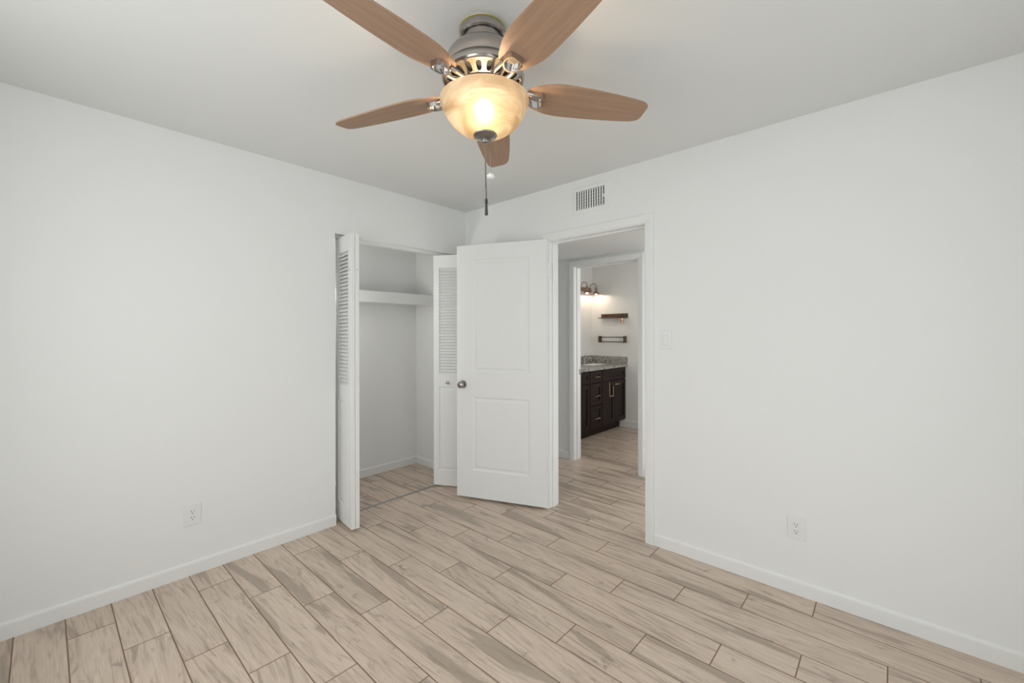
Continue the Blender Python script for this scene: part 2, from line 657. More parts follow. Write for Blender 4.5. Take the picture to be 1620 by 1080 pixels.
def door_frame(name, x0, x1, zt, y0, y1, stop_y0, stop_y1):
    b = bmesh.new()
    casing(b, x0, x1, zt, CAS, on_y(y0))
    casing(b, x0, x1, zt, CAS, on_y(y1, -1))
    for (a0, a1, c0, c1) in ((x0 - 0.018, x0, 0, zt), (x1, x1 + 0.018, 0, zt), (x0 - 0.018, x1 + 0.018, zt, zt + 0.018)):
        box(b, a0, a1, y0, y1, c0, c1)
    s = 0.011
    box(b, x0, x0 + s, stop_y0, stop_y1, 0, zt - s, 0.002, 1)
    box(b, x1 - s, x1, stop_y0, stop_y1, 0, zt - s, 0.002, 1)
    box(b, x0, x1, stop_y0, stop_y1, zt - s, zt, 0.002, 1)
    return struct(name, b, 'trim')


tr1 = door_frame('trim_1', DX0, DX1, DZ, 0.0, HY0, 0.040, 0.078)
tag(tr1, 'white painted jamb and casing round the open bedroom doorway', 'door frame')
tr2 = door_frame('trim_2', B0, B1, BZ, HY1, BY0, HY1 + 0.038, HY1 + 0.076)
tag(tr2, 'white painted jamb and casing round the bathroom doorway', 'door frame')
b = box(bmesh.new(), B0 - 0.0005, B0 + 0.0025, HY1 + 0.080, HY1 + 0.108, 0.89, 0.95, 0.0008, 1)
obj('strike_plate', b, 'pewter', tr2)
# closet threshold strip and overhead track
b = box(bmesh.new(), -0.105, -0.083, CY0, 0.0, 0.0, 0.004, 0.0015, 1)
tag(struct('trim_3', b, 'steel'), 'thin grey metal floor strip across the closet opening', 'floor strip')
b = bmesh.new()
box(b, -0.098, -0.058, CY0, 0.0, CHZ - 0.004, CHZ)
box(b, -0.098, -0.094, CY0, 0.0, CHZ - 0.022, CHZ - 0.004)
box(b, -0.062, -0.058, CY0, 0.0, CHZ - 0.022, CHZ - 0.004)
tag(struct('trim_4', b, 'trim'), 'white metal door track under the closet header', 'door track')


def window(name, u0, u1, z0, z1, mat, label):
    """mat maps (u, depth outward, z)"""
    f = bmesh.new()
    t = 0.045
    for (a0, a1, c0, c1) in ((u0, u0 + t, z0, z1), (u1 - t, u1, z0, z1), (u0 + t, u1 - t, z0, z0 + t),
                             (u0 + t, u1 - t, z1 - t, z1), ((u0 + u1) / 2 - t / 2, (u0 + u1) / 2 + t / 2, z0 + t, z1 - t)):
        box(f, a0, a1, 0.05, 0.10, c0, c1, 0.003, 1, mat)
    o = struct(name, f, 'trim')
    tag(o, label, 'window')
    g = box(bmesh.new(), u0 + t, u1 - t, 0.073, 0.077, z0 + t, z1 - t, mat=mat)
    obj('window_pane', g, 'glass', o)
    s = box(bmesh.new(), u0 - 0.03, u1 + 0.03, -0.03, 0.05, z0 - 0.02, z0, 0.004, 1, mat)
    obj('window_sill', s, 'trim', o)


window('window_1', 0.75, 2.75, 0.75, 2.15, on_y(YB, -1), 'wide white framed window in the wall behind the viewer')
window('added_window_3', 1.42, 2.38, 0.92, 2.08, on_x(BXR, 1), 'added, unseen small white framed window in the bathroom side wall')  # unseen window, added to light the bathroom
window('added_window_2', -2.75, -0.80, 0.06, 2.13, on_x(XR, 1), 'added, unseen wide white framed glass door in the side wall right of the viewer')  # unseen glass door, added as a broad source facing the closet

# ------------------------------------------------------------------ bedroom door (opened back against the wall)
DW, DT = 0.757, 0.035
hinge = Vector((0.963, -0.046, 0))      # camera side hinge corner of the leaf
ddir = Vector((-0.9275, -0.3738, 0))
# local frame: u from hinge to free edge, v away from the camera (behind the leaf), z up
dn = Vector((-0.3738, 0.9275, 0))
door = empty('door_1', hinge)
door.matrix_world = Matrix(((ddir.x, dn.x, 0, hinge.x), (ddir.y, dn.y, 0, hinge.y), (0, 0, 1, 0), (0, 0, 0, 1)))
tag(door, 'white two panel bedroom door standing open beside the closet', 'door', kind='structure')
D0, D1 = 0.02, 2.046


def panel_leaf(bm, wd, z0, z1, th, panels, steps):
    """flat leaf with moulded panels on both faces; steps: list of (inset, depth into the leaf)"""
    us = sorted({0, wd, *[p[0] for p in panels], *[p[1] for p in panels]})
    zs = sorted({z0, z1, *[p[2] for p in panels], *[p[3] for p in panels]})
    for side in (0, 1):
        def y(d):
            return d if side == 0 else th - d
        for i in range(len(us) - 1):
            for j in range(len(zs) - 1):
                cu, cz = (us[i] + us[i + 1]) / 2, (zs[j] + zs[j + 1]) / 2
                if any(p[0] < cu < p[1] and p[2] < cz < p[3] for p in panels):
                    continue
                bm.faces.new([bm.verts.new(q) for q in ((us[i], y(0), zs[j]), (us[i + 1], y(0), zs[j]),
                                                        (us[i + 1], y(0), zs[j + 1]), (us[i], y(0), zs[j + 1]))])
        for (a, c, e, f) in panels:
            prev = None
            for o, d in steps:
                ring = [bm.verts.new(q) for q in ((a + o, y(d), e + o), (c - o, y(d), e + o), (c - o, y(d), f - o), (a + o, y(d), f - o))]
                if prev:
                    for k in range(4):
                        l = (k + 1) % 4
                        bm.faces.new((prev[k], prev[l], ring[l], ring[k]))
                prev = ring
            bm.faces.new(prev)
    for p in (((0, z0), (wd, z0)), ((wd, z0), (wd, z1)), ((wd, z1), (0, z1)), ((0, z1), (0, z0))):
        (ua, za), (ub, zb) = p
        bm.faces.new([bm.verts.new(q) for q in ((ua, 0, za), (ub, 0, zb), (ub, th, zb), (ua, th, za))])
    bmesh.ops.remove_doubles(bm, verts=bm.verts[:], dist=1e-5)


b = bmesh.new()
panel_leaf(b, DW, D0, D1, DT, [(0.137, 0.617, 1.028, 1.927), (0.137, 0.617, 0.238, 0.828)],
           [(0, 0), (0.004, 0.004), (0.012, 0.0075), (0.020, 0.008), (0.034, 0.0025), (0.037, 0.002)])
obj('door_leaf', b, 'door', door)
b = bmesh.new()
kz = 0.925
for s in (-1, 1):
    mt = Matrix.Translation((0.700, 0 if s < 0 else DT, kz)) @ Matrix.Rotation(R(90) if s < 0 else R(-90), 4, 'X')
    lathe(b, [(0.0, 0.0), (0.032, 0.0), (0.032, 0.004), (0.029, 0.008), (0.014, 0.010), (0.011, 0.018), (0.012, 0.026),
              (0.020, 0.032), (0.026, 0.040), (0.0275, 0.048), (0.025, 0.056), (0.017, 0.062), (0.0, 0.064)], 32, mt)
obj('door_knob', b, 'knob', door, 40)
b = box(bmesh.new(), DW - 0.0005, DW + 0.0015, 0.005, 0.030, kz - 0.028, kz + 0.028, 0.0005, 1)
obj('latch_plate', b, 'knob', door)
for hz in (1.81, 0.35):
    b = bmesh.new()
    for k in range(5):
        lathe(b, [(0, -0.009), (0.0062, -0.009), (0.0065, -0.008), (0.0065, 0.008), (0.0062, 0.009), (0, 0.009)], 14,
              Matrix.Translation((-0.010, 0.006, hz - 0.040 + k * 0.020)))
    lathe(b, [(0, -0.056), (0.004, -0.054), (0.004, 0.054), (0, 0.056)], 12, Matrix.Translation((-0.010, 0.006, hz)))
    box(b, -0.0045, -0.0005, 0.002, 0.034, hz - 0.048, hz + 0.048)
    obj('hinge', b, 'chrome' if False else 'trim', door, 40)

# ------------------------------------------------------------------ louvred bifold closet doors
PW, PT = 0.298, 0.028
PZ0, PZ1 = 0.02, 2.014


def bifold_panel(parent, M4, knob=False, label=None):
    """panel local: u 0..PW, v 0..PT (v=0 is the face seen first), z"""
    st = 0.053
    b = bmesh.new()
    bv = 0.002
    box(b, 0, st, 0, PT, PZ0, PZ1, bv, 1, M4)
    box(b, PW - st, PW, 0, PT, PZ0, PZ1, bv, 1, M4)
    for za, zb in ((PZ0, 0.150), (0.872, 0.978), (1.903, PZ1)):
        box(b, st - 0.001, PW - st + 0.001, 0, PT, za, zb, 0.0, 1, M4)
    p = obj('door_panel', b, 'door', parent)
    # lower raised field
    b = bmesh.new()
    z0, z1 = 0.150, 0.872
    for y0, sgn in ((0, 1), (PT, -1)):
        prev = None
        for o, d in ((0, 0.001), (0.003, 0.009), (0.010, 0.010), (0.024, 0.004), (0.026, 0.0035)):
            ring = [b.verts.new(M4 @ Vector(q)) for q in ((st + o, y0 + sgn * d, z0 + o), (PW - st - o, y0 + sgn * d, z0 + o),
                                                        (PW - st - o, y0 + sgn * d, z1 - o), (st + o, y0 + sgn * d, z1 - o))]
            if prev:
                for k in range(4):
                    l = (k + 1) % 4
                    b.faces.new((prev[k], prev[l], ring[l], ring[k]))
            prev = ring
        b.faces.new(prev)
    obj('lower_field', b, 'door', p)
    # louvres
    b = bmesh.new()
    n = 36
    pit = (1.903 - 0.978) / n
    for i in range(n):
        zc = 0.978 + pit * (i + 0.5)
        sl = Matrix.Translation((0, PT / 2, zc)) @ Matrix.Rotation(R(50), 4, 'X')
        box(b, st - 0.003, PW - st + 0.003, -0.0172, 0.0172, -0.003, 0.003, 0.0022, 2, M4 @ sl)
    obj('louvers', b, 'door', p)
    if knob:
        b = bmesh.new()
        mt = M4 @ Matrix.Translation((0.136, 0, 0.911)) @ Matrix.Rotation(R(90), 4, 'X')
        lathe(b, [(0, 0), (0.009, 0), (0.007, 0.004), (0.006, 0.012), (0.011, 0.018), (0.0125, 0.023), (0.010, 0.028), (0, 0.030)], 24, mt)
        obj('door_knob', b, 'knob', p, 40)
    return p


def frame2d(p, d, n):
    return Matrix(((d[0], n[0], 0, p[0]), (d[1], n[1], 0, p[1]), (0, 0, 1, 0), (0, 0, 0, 1)))


# right hand pair, half folded behind the bedroom door
root = empty('door_2', (-0.076, -0.03, 0))
root_inv = Matrix.Translation((0.076, 0.03, 0))
tag(root, 'white louvered bifold closet door with small knob, half hidden behind the bedroom door', 'bifold door', kind='structure')
lead = (-0.076, -0.307)
dl = (0.871, 0.491)
nl = (-0.491, 0.871)
bifold_panel(root, root_inv @ frame2d(lead, dl, nl), True)
fold = (lead[0] + dl[0] * PW, lead[1] + dl[1] * PW)
d2 = (-0.871, 0.491)
n2_ = (0.491, 0.871)
# second leaf: its back face runs from the fold to the jamb
p2 = (fold[0] + 0.004, fold[1] + 0.006)
bifold_panel(root, root_inv @ frame2d((p2[0] + d2[0] * PW - n2_[0] * PT, p2[1] + d2[1] * PW - n2_[1] * PT), (-d2[0], -d2[1]), (n2_[0], n2_[1])))

# left hand pair, folded right up
root = empty('door_3', (-0.07, -1.19, 0))
root_inv = Matrix.Translation((0.07, 1.19, 0))
tag(root, 'white louvered bifold closet door folded flat, left of the closet opening', 'bifold door', kind='structure')
dl = Vector((-0.993, 0.1176, 0)).normalized()
nl = Vector((0.1176, 0.993, 0)).normalized()
c0 = Vector((0.204, -1.206, 0))
pA = bifold_panel(root, root_inv @ frame2d(c0, dl, nl))
c1 = c0 + nl * (PT + 0.002)
pB = bifold_panel(root, root_inv @ frame2d(c1, dl, nl))
for hz in (0.35, 1.05, 1.70):
    b = bmesh.new()
    tube(b, [root_inv @ (c0 + nl * (PT + 0.001) - dl * 0.003 + Vector((0, 0, hz + q))) for q in (-0.03, 0.03)], 0.003, 8)
    obj('hinge', b, 'trim', pA)
for (hz, off) in ((1.768, 0.010), (1.768, PT + 0.014)):
    b = bmesh.new()
    sphere(b, root_inv @ (c0 + nl * (off if off > 0.02 else -0.001) + dl * (0.022 if off < 0.02 else -0.0005) + Vector((0, 0, hz))), 0.003, 8, 6)
    obj('nail_hole', b, 'duct', pA if off < 0.02 else pB)

# closet shelf
sh = empty('closet_shelf', (-0.6, -0.7, 1.69))
tag(sh, 'white wooden shelf across the closet, high on its back wall', 'shelf')
iv = Matrix.Translation((0.6, 0.7, -1.69))
obj('shelf_board', box(bmesh.new(), CX + 0.001, -0.458, -1.479, -0.001, 1.680, 1.699, 0, 1, iv), 'trim', sh)
obj('shelf_fascia', box(bmesh.new(), -0.458, -0.440, -1.479, -0.001, 1.606, 1.706, 0.002, 1, iv), 'trim', sh)
obj('shelf_cleat', box(bmesh.new(), CX + 0.001, CX + 0.019, -1.479, -0.001, 1.61, 1.68, 0, 1, iv), 'trim', sh)

# unseen fill lamp added to brighten the closet, on its end wall
cl = empty('closet_fill_lamp', (-0.265, -1.4795, 1.60))
cl.rotation_euler = (R(-90), 0, 0)
tag(cl, 'added, unseen white dome fill lamp on the end wall inside the closet', 'lamp')
obj('fill_lamp_base', lathe(bmesh.new(), [(0, 0.0005), (0.09, 0.0005), (0.09, 0.018), (0.084, 0.022), (0, 0.022)], 32), 'white', cl, 30)
obj('fill_lamp_dome', lathe(bmesh.new(), [(0.080, 0.0225), (0.082, 0.035), (0.074, 0.055), (0.050, 0.072), (0.020, 0.079), (0, 0.080)], 32), 'dome', cl, 0)

# ------------------------------------------------------------------ ceiling fan
FZ = 2.21                                  # blade height
lean = Rv * 0.015 - Fv * 0.020             # the fan hangs a degree out of plumb
top = Vector((1.808, -1.526, 0)) - lean * (H - FZ)
TM = Vector((0, 0, 1)).rotation_difference(Vector((0, 0, 1)) - lean).to_matrix().to_4x4()
fan = empty('ceiling_fan', (top.x, top.y, H))
fan.matrix_world = Matrix.Translation((top.x, top.y, H)) @ TM
tag(fan, 'five blade brushed nickel ceiling fan with glowing amber glass bowl light', 'ceiling fan')


def fz(z):
    return z - H


def fl(prof):
    return [(r, fz(z)) for r, z in prof]


obj('ceiling_mount', lathe(bmesh.new(), fl([(0, 2.4395), (0.068, 2.4395), (0.068, 2.4230), (0, 2.4230)]), 48), 'white', fan, 40)
obj('foam_gasket', lathe(bmesh.new(), fl([(0, 2.4250), (0.0825, 2.4250), (0.0838, 2.4230), (0.0825, 2.4205), (0, 2.4205)]), 64), 'foam', fan, 40)
obj('canopy', lathe(bmesh.new(), fl([(0, 2.4205), (0.0825, 2.4205), (0.084, 2.418), (0.084, 2.403), (0.0825, 2.398), (0.078, 2.395),
                                     (0.073, 2.396), (0.071, 2.400), (0, 2.400)]), 64), 'nickel', fan, 30)
obj('neck', lathe(bmesh.new(), fl([(0.062, 2.401), (0.067, 2.399), (0.069, 2.395), (0.068, 2.388), (0.064, 2.376), (0.064, 2.362), (0, 2.362)]), 64), 'pewter', fan, 30)
mot = obj('motor_housing', lathe(bmesh.new(), fl([(0, 2.368), (0.064, 2.366), (0.080, 2.361), (0.100, 2.351), (0.117, 2.337), (0.128, 2.321), (0.1335, 2.304),
                                                  (0.1345, 2.284), (0.133, 2.278), (0.128, 2.275), (0.128, 2.271), (0.136, 2.270), (0.143, 2.265),
                                                  (0.147, 2.257), (0.147, 2.247), (0.144, 2.240), (0.139, 2.236), (0.136, 2.2355)]), 72), 'nickel', fan, 35)
# slotted underside ring
b = bmesh.new()
NS = 21
r0, r1, z0, z1 = 0.092, 0.136, 2.2165, 2.2355


def ringpt(r, th):
    return Vector((r * math.cos(th), r * math.sin(th), fz(z0 + (z1 - z0) * (r - r0) / (r1 - r0))))


for s in range(NS):
    tc = 2 * PI * s / NS
    half = PI / NS
    outer, inner = [], []
    K = 16
    for k in range(K):
        a = 2 * PI * k / K
        # oval slot, rounded ends
        hx, hy = 0.0088, 0.0165
        ex = hx * math.copysign(abs(math.cos(a)) ** 0.7, math.cos(a))
        ey = hy * math.copysign(abs(math.sin(a)) ** 0.6, math.sin(a))
        rc = 0.1145
        inner.append(b.verts.new(ringpt(rc + ey, tc + ex / rc)))
        # matching point on the sector outline
        cx_, sy_ = math.cos(a), math.sin(a)
        q = max(abs(cx_), abs(sy_))
        uu, vv = cx_ / q, sy_ / q
        outer.append(b.verts.new(ringpt((r0 + r1) / 2 + vv * (r1 - r0) / 2, tc + uu * half)))
    for k in range(K):
        l = (k + 1) % K
        b.faces.new((outer[k], outer[l], inner[l], inner[k]))
    # slot walls
    deep = [b.verts.new(v.co + Vector((0, 0, 0.006))) for v in inner]
    for k in range(K):
        l = (k + 1) % K
        b.faces.new((inner[k], inner[l], deep[l], deep[k]))
bmesh.ops.remove_doubles(b, verts=b.verts[:], dist=2e-4)
obj('vent_ring', b, 'nickel', mot)
obj('slot_shade_backing', lathe(bmesh.new(), fl([(0.132, 2.2445), (0.128, 2.2440), (0.094, 2.2290), (0.092, 2.2240)]), 48), 'dark', mot)  # dark backing; shade behind the slots is in its colour
obj('flywheel', lathe(bmesh.new(), fl([(0.092, 2.222), (0.094, 2.216), (0.090, 2.208), (0.080, 2.205), (0.066, 2.204), (0.060, 2.200), (0.060, 2.184),
                                       (0.064, 2.182), (0.070, 2.181), (0.072, 2.177), (0.066, 2.174), (0, 2.174)]), 64), 'cord', fan, 30)

# blades
A0 = R(128.87)
PITCH = R(-12.2)
OUT = [(0.160, 0.020), (0.163, 0.031), (0.172, 0.041), (0.188, 0.050), (0.210, 0.0585), (0.235, 0.0665), (0.262, 0.0725), (0.290, 0.0750), (0.320, 0.0750),
       (0.400, 0.0720), (0.500, 0.0650), (0.580, 0.0570), (0.615, 0.0520), (0.634, 0.0460), (0.645, 0.0370), (0.649, 0.026)]


def blade_mesh():
    b = bmesh.new()
    poly = [(r, -h) for r, h in OUT] + [(r, h) for r, h in reversed(OUT)]
    prism(b, poly, -0.003, 0.003)
    bmesh.ops.bevel(b, geom=[e for e in b.edges if abs(e.verts[0].co.z - e.verts[1].co.z) < 1e-6], offset=0.0012, segments=2, affect='EDGES')
    return b


blade0 = None
ROOT = Matrix.Translation((0, 0, fz(FZ)))
medal = []
for k in range(25):
    t = k / 24 * PI
    # rounded shield outline, wide outer end
    medal.append((0.203 + 0.028 * math.sin(t) * (1 + 0.12 * math.sin(3 * t)), 0.031 * math.cos(t)))
medal += [(0.190, -0.0305), (0.178, -0.026), (0.166, -0.017), (0.160, -0.008), (0.160, 0.008), (0.166, 0.017), (0.178, 0.026), (0.190, 0.0305)]
for i in range(5):
    rz = A0 + i * R(72)
    Mt = ROOT @ Matrix.Rotation(rz, 4, 'Z') @ Matrix.Rotation(PITCH, 4, 'X')
    if blade0 is None:
        blade0 = obj('blade', blade_mesh(), 'blade', fan, 35)
        bl = blade0
        # iron: recessed medallion under the blade and two curved arms to the flywheel
        b = bmesh.new()
        prism(b, medal, -0.0075, -0.0032)
        cx_ = sum(p[0] for p in medal) / len(medal)
        inn = [(cx_ + (x - cx_) * 0.84, y * 0.84) for x, y in medal]
        n = len(medal)
        for zt, zb in ((-0.0075, -0.0215),):
            A = [b.verts.new((x, y, zt)) for x, y in medal]
            B = [b.verts.new((x * 0.985 + cx_ * 0.015, y * 0.97, zb)) for x, y in medal]
            Cc = [b.verts.new((x, y, zb)) for x, y in inn]
            Dd = [b.verts.new((x, y, zt)) for x, y in inn]
            for q in range(n):
                l = (q + 1) % n
                b.faces.new((A[q], A[l], B[l], B[q]))
                b.faces.new((B[q], B[l], Cc[l], Cc[q]))
                b.faces.new((Cc[q], Cc[l], Dd[l], Dd[q]))
        for (x, y) in ((0.185, 0.012), (0.185, -0.012), (0.214, 0.0)):
            lathe(b, [(0, -0.0105), (0.003, -0.0103), (0.0045, -0.0085), (0.0045, -0.007)], 12, Matrix.Translation((x, y, 0)))
        iron0 = obj('blade_iron', b, 'chrome', blade0, 35)
        b = bmesh.new()
        for s in (-1, 1):
            pts = []
            for q in range(11):
                t = q / 10
                pts.append((0.178 - 0.100 * t, s * (0.022 + 0.008 * math.sin(PI * t) - 0.012 * t), -0.010 + 0.012 * t - 0.006 * math.sin(PI * t)))
            tube(b, pts, [0.0075] * 11, 10)
        arm0 = obj('iron_arm', b, 'chrome', blade0, 40)
    else:
        bl = blade0.copy()
        COL.objects.link(bl)
        bl.parent = fan
        for c in (iron0, arm0):
            d = c.copy()
            COL.objects.link(d)
            d.parent = bl
    bl.matrix_local = Mt

# light kit
KIT = 0.004
KM = Matrix.Translation((Rv.x * KIT, Rv.y * KIT, 0))
bowl_prof = [(0.1555, 2.1690), (0.1575, 2.1705), (0.1590, 2.1690), (0.1590, 2.1640), (0.1520, 2.1500), (0.1450, 2.1330), (0.1360, 2.1150), (0.1245, 2.0975),
             (0.1100, 2.0820), (0.0925, 2.0690), (0.0720, 2.0585), (0.0500, 2.0530), (0.0250, 2.0520), (0.0, 2.0515)]
bowl = obj('glass_bowl', lathe(bmesh.new(), fl(bowl_prof), 72, KM), 'bowl', fan, 0)
b = lathe(bmesh.new(), fl([(0, 2.0500), (0.040, 2.0500), (0.043, 2.0470), (0.042, 2.0440), (0.036, 2.0430), (0.026, 2.0400), (0.016, 2.0350), (0.0115, 2.0330),
                           (0.0115, 2.0300), (0.0135, 2.0285), (0.0140, 2.0240), (0.0115, 2.0200), (0.006, 2.0180), (0, 2.0175)]), 40, KM)
obj('finial', b, 'pewter', fan, 30)
b = lathe(bmesh.new(), fl([(0, 2.176), (0.004, 2.176), (0.004, 2.050), (0, 2.050)]), 12, KM)
obj('center_rod', b, 'nickel', fan, 30)
for dirv in (Rv * 0.004 - Fv * 0.045,):
    b = bmesh.new()
    off = Matrix.Translation((dirv.x, dirv.y, 0))
    lathe(b, fl([(0, 2.092), (0.014, 2.095), (0.0235, 2.104), (0.0275, 2.117), (0.0245, 2.130), (0.016, 2.139), (0.013, 2.144), (0, 2.144)]), 16, off)
    bulb = obj('light_bulb', b, 'bulb', fan, 0)
    b = lathe(bmesh.new(), fl([(0, 2.175), (0.014, 2.175), (0.014, 2.145), (0, 2.145)]), 16, off)
    obj('lamp_socket', b, 'white', bulb, 30)
# pull chains hang plumb, so they undo the lean of the fan
UNDO = TM.inverted()


def chain(nm, p0, zend, bead, mat):
    b = bmesh.new()
    x, y, z = p0
    nb = int((z - zend) / bead)
    for q in range(nb):
        zz = z - q * bead
        lathe(b, [(0, 0.0011), (0.0011, 0.0004), (0.0011, -0.0004), (0, -0.0011)], 6, Matrix.Translation((x, y, zz)))
    tube(b, [(x, y, z), (x, y, zend)], 0.0005, 6)
    o = obj(nm, b, mat, fan, 0)
    return o


foot = TM @ (Vector((0, 0, fz(2.018))) + Rv * KIT)
Mx = UNDO
ch = chain('pull_chain', (foot.x, foot.y, foot.z), 1.86 - H, 0.0032, 'nickel')
ch.matrix_local = Mx
b = bmesh.new()
fx, fy = foot.x + Rv.x * 0.003, foot.y + Rv.y * 0.003
tube(b, [(foot.x, foot.y, fz(1.955)), (fx, fy, fz(1.815))], 0.0016, 8)
lathe(b, fl([(0, 1.8200), (0.0045, 1.8195), (0.0050, 1.8130), (0.0035, 1.8115), (0.0055, 1.8100), (0.0058, 1.8040), (0.0040, 1.8020), (0.0042, 1.7950),
             (0.0058, 1.7700), (0.0062, 1.7640), (0.0055, 1.7615), (0, 1.7610)]), 20, Matrix.Translation((fx, fy, 0)))
p = obj('chain_fob', b, 'cord', ch, 30)
q2 = foot + Rv * 0.0185
ch2 = chain('pull_chain', (q2.x, q2.y, fz(2.030)), fz(1.909), 0.0032, 'nickel')
ch2.matrix_local = Mx
b = bmesh.new()
lathe(b, fl([(0, 1.9140), (0.003, 1.9130), (0.007, 1.9090), (0.0125, 1.9060), (0.0150, 1.9010), (0.0145, 1.8965), (0.011, 1.8930), (0.005, 1.8915), (0, 1.8910)]), 10,
      Matrix.Translation((q2.x, q2.y, 0)))
obj('chain_fob', b, 'white', ch2)
b = bmesh.new()
lathe(b, fl([(0, 2.034), (0.003, 2.034), (0.0035, 2.026), (0.002, 2.024), (0, 2.024)]), 10, Matrix.Translation((q2.x, q2.y, 0)))
obj('chain_coupling', b, 'pewter', ch2)

# ------------------------------------------------------------------ wall fittings in the bedroom
vent = empty('air_vent', (1.32, 0, 2.287))
tag(vent, 'white metal supply air register on the wall above the bedroom door', 'air vent')
b = bmesh.new()
W2, H2, w2, h2 = 0.150, 0.097, 0.118, 0.066
prof = [(W2, H2, 0.0), (W2, H2, -0.003), (W2 - 0.006, H2 - 0.006, -0.0075), (w2 + 0.004, h2 + 0.004, -0.0085), (w2, h2, -0.0075), (w2, h2, 0.0)]
prev = None
for a, c, d in prof:
    ring = [b.verts.new(q) for q in ((-a, d, -c), (a, d, -c), (a, d, c), (-a, d, c))]
    if prev:
        for k in range(4):
            l = (k + 1) % 4
            b.faces.new((prev[k], prev[l], ring[l], ring[k]))
    prev = ring
obj('frame', b, 'trim', vent)
obj('duct_shade_plate', box(bmesh.new(), -w2, w2, -0.0012, -0.0004, -h2, h2), 'dark', vent)  # flat plate, no hole cut; shade inside the duct is painted dark
b = bmesh.new()
for k in range(12):
    x = -w2 + 2 * w2 * (k + 0.85) / 12
    box(b, x - 0.0054, x + 0.0054, -0.0075, -0.0060, -h2, h2, 0, 1)
obj('vertical_vanes', b, 'trim', vent)
b = bmesh.new()
for k in range(6):
    z = -h2 + 2 * h2 * (k + 0.5) / 6
    box(b, -w2, w2, -0.0040, -0.0020, z - 0.0007, z + 0.0007)
obj('horizontal_vanes', b, 'trim', vent)
b = box(bmesh.new(), 0.100, 0.112, -0.0105, -0.0085, -0.012, 0.004, 0.0008, 1)
obj('damper_lever', b, 'trim', vent)

sw = empty('light_switch', (1.857, 0, 1.2925))
tag(sw, 'white rocker light switch on the wall right of the doorway', 'light switch')
obj('cover_plate', box(bmesh.new(), -0.0345, 0.0345, -0.006, -0.0003, -0.056, 0.056, 0.0025, 2), 'plastic', sw)
b = bmesh.new()
box(b, -0.0165, 0.0165, -0.0075, -0.0055, -0.0335, 0.0335, 0.0008, 1)
box(b, -0.0145, 0.0145, -0.0045, 0.0045, -0.030, 0.030, 0.002, 1, Matrix.Translation((0, -0.0078, 0)) @ Matrix.Rotation(R(4), 4, 'X'))
obj('rocker', b, 'plastic', sw)


def outlet(loc, rz, label):
    o = empty('wall_outlet', loc, rz)
    tag(o, label, 'wall outlet', 'wall outlets')
    obj('cover_plate', box(bmesh.new(), -0.0385, 0.0385, -0.0055, -0.0003, -0.058, 0.058, 0.0025, 2), 'plastic', o)
    rec = obj('receptacle', box(bmesh.new(), -0.0168, 0.0168, -0.0072, -0.005, -0.0335, 0.0335, 0.001, 1), 'plastic', o)
    for zc in (0.0165, -0.0175):
        b = bmesh.new()
        box(b, -0.0075, -0.0052, -0.0076, -0.0066, zc - 0.0005, zc + 0.0085)
        box(b, 0.0052, 0.0072, -0.0076, -0.0066, zc + 0.0005, zc + 0.0078)
        lathe(b, [(0, 0), (0.0026, 0), (0.0026, 0.001), (0, 0.001)], 12, Matrix.Translation((0, -0.0066, zc - 0.0075)) @ Matrix.Rotation(R(90), 4, 'X'))
        obj('socket', b, 'slot', rec)
    for zc in (0.0455, -0.0455):
        b = bmesh.new()
        lathe(b, [(0, 0.0012), (0.002, 0.001), (0.0028, 0)], 12, Matrix.Translation((0, -0.0055, zc)) @ Matrix.Rotation(R(90), 4, 'X'))
        obj('screw', b, 'plastic', o)
    return o


outlet((2.530, 0, 0.337), 0, 'white duplex outlet low on the wall to the right of the doorway')
outlet((0, -2.030, 0.333), R(90), 'white duplex outlet low on the wall to the left of the closet')

# ------------------------------------------------------------------ bathroom
van = empty('vanity_cabinet', (-0.2, 2.15, 0))
tag(van, 'espresso brown wooden bathroom vanity with shaker doors and drawers', 'vanity cabinet')
iv = Matrix.Translation((0.2, -2.15, 0))
VX, VY0, VY1, VZ = 0.060, 1.345, 2.963, 0.860
b = bmesh.new()
box(b, BXL + 0.002, VX, VY0, VY1, 0.11, VZ, 0, 1, iv)
box(b, BXL + 0.002, VX - 0.078, VY0, VY1, 0.0, 0.11, 0, 1, iv)
obj('carcass', b, 'espresso', van)


def shaker(y0, y1, z0, z1, name, rail=0.055):
    """front lying on the +x face"""
    b = bmesh.new()
    x = VX + 0.001
    t = 0.019
    rail = min(rail, (z1 - z0) * 0.32)
    for (a0, a1, c0, c1) in ((y0, y0 + rail, z0, z1), (y1 - rail, y1, z0, z1), (y0 + rail, y1 - rail, z0, z0 + rail), (y0 + rail, y1 - rail, z1 - rail, z1)):
        box(b, x, x + t, a0, a1, c0, c1, 0.0015, 1, iv)
    box(b, x, x + t - 0.010, y0 + rail, y1 - rail, z0 + rail, z1 - rail, 0, 1, iv)
    return obj(name, b, 'espresso', van)


def pull(parent, y, z, L=0.11, vert=False, mat='brass'):
    b = bmesh.new()
    x = VX + 0.020
    if vert:
        pts = [(x, y, z - L / 2), (x + 0.026, y, z - L / 2), (x + 0.028, y, z), (x + 0.026, y, z + L / 2), (x, y, z + L / 2)]
    else:
        pts = [(x, y - L / 2, z), (x + 0.026, y - L / 2, z), (x + 0.028, y, z), (x + 0.026, y + L / 2, z), (x, y + L / 2, z)]
    tube(b, pts, 0.0045, 8, mat=iv)
    obj('drawer_pull' if not vert else 'door_handle', b, mat, parent, 40)


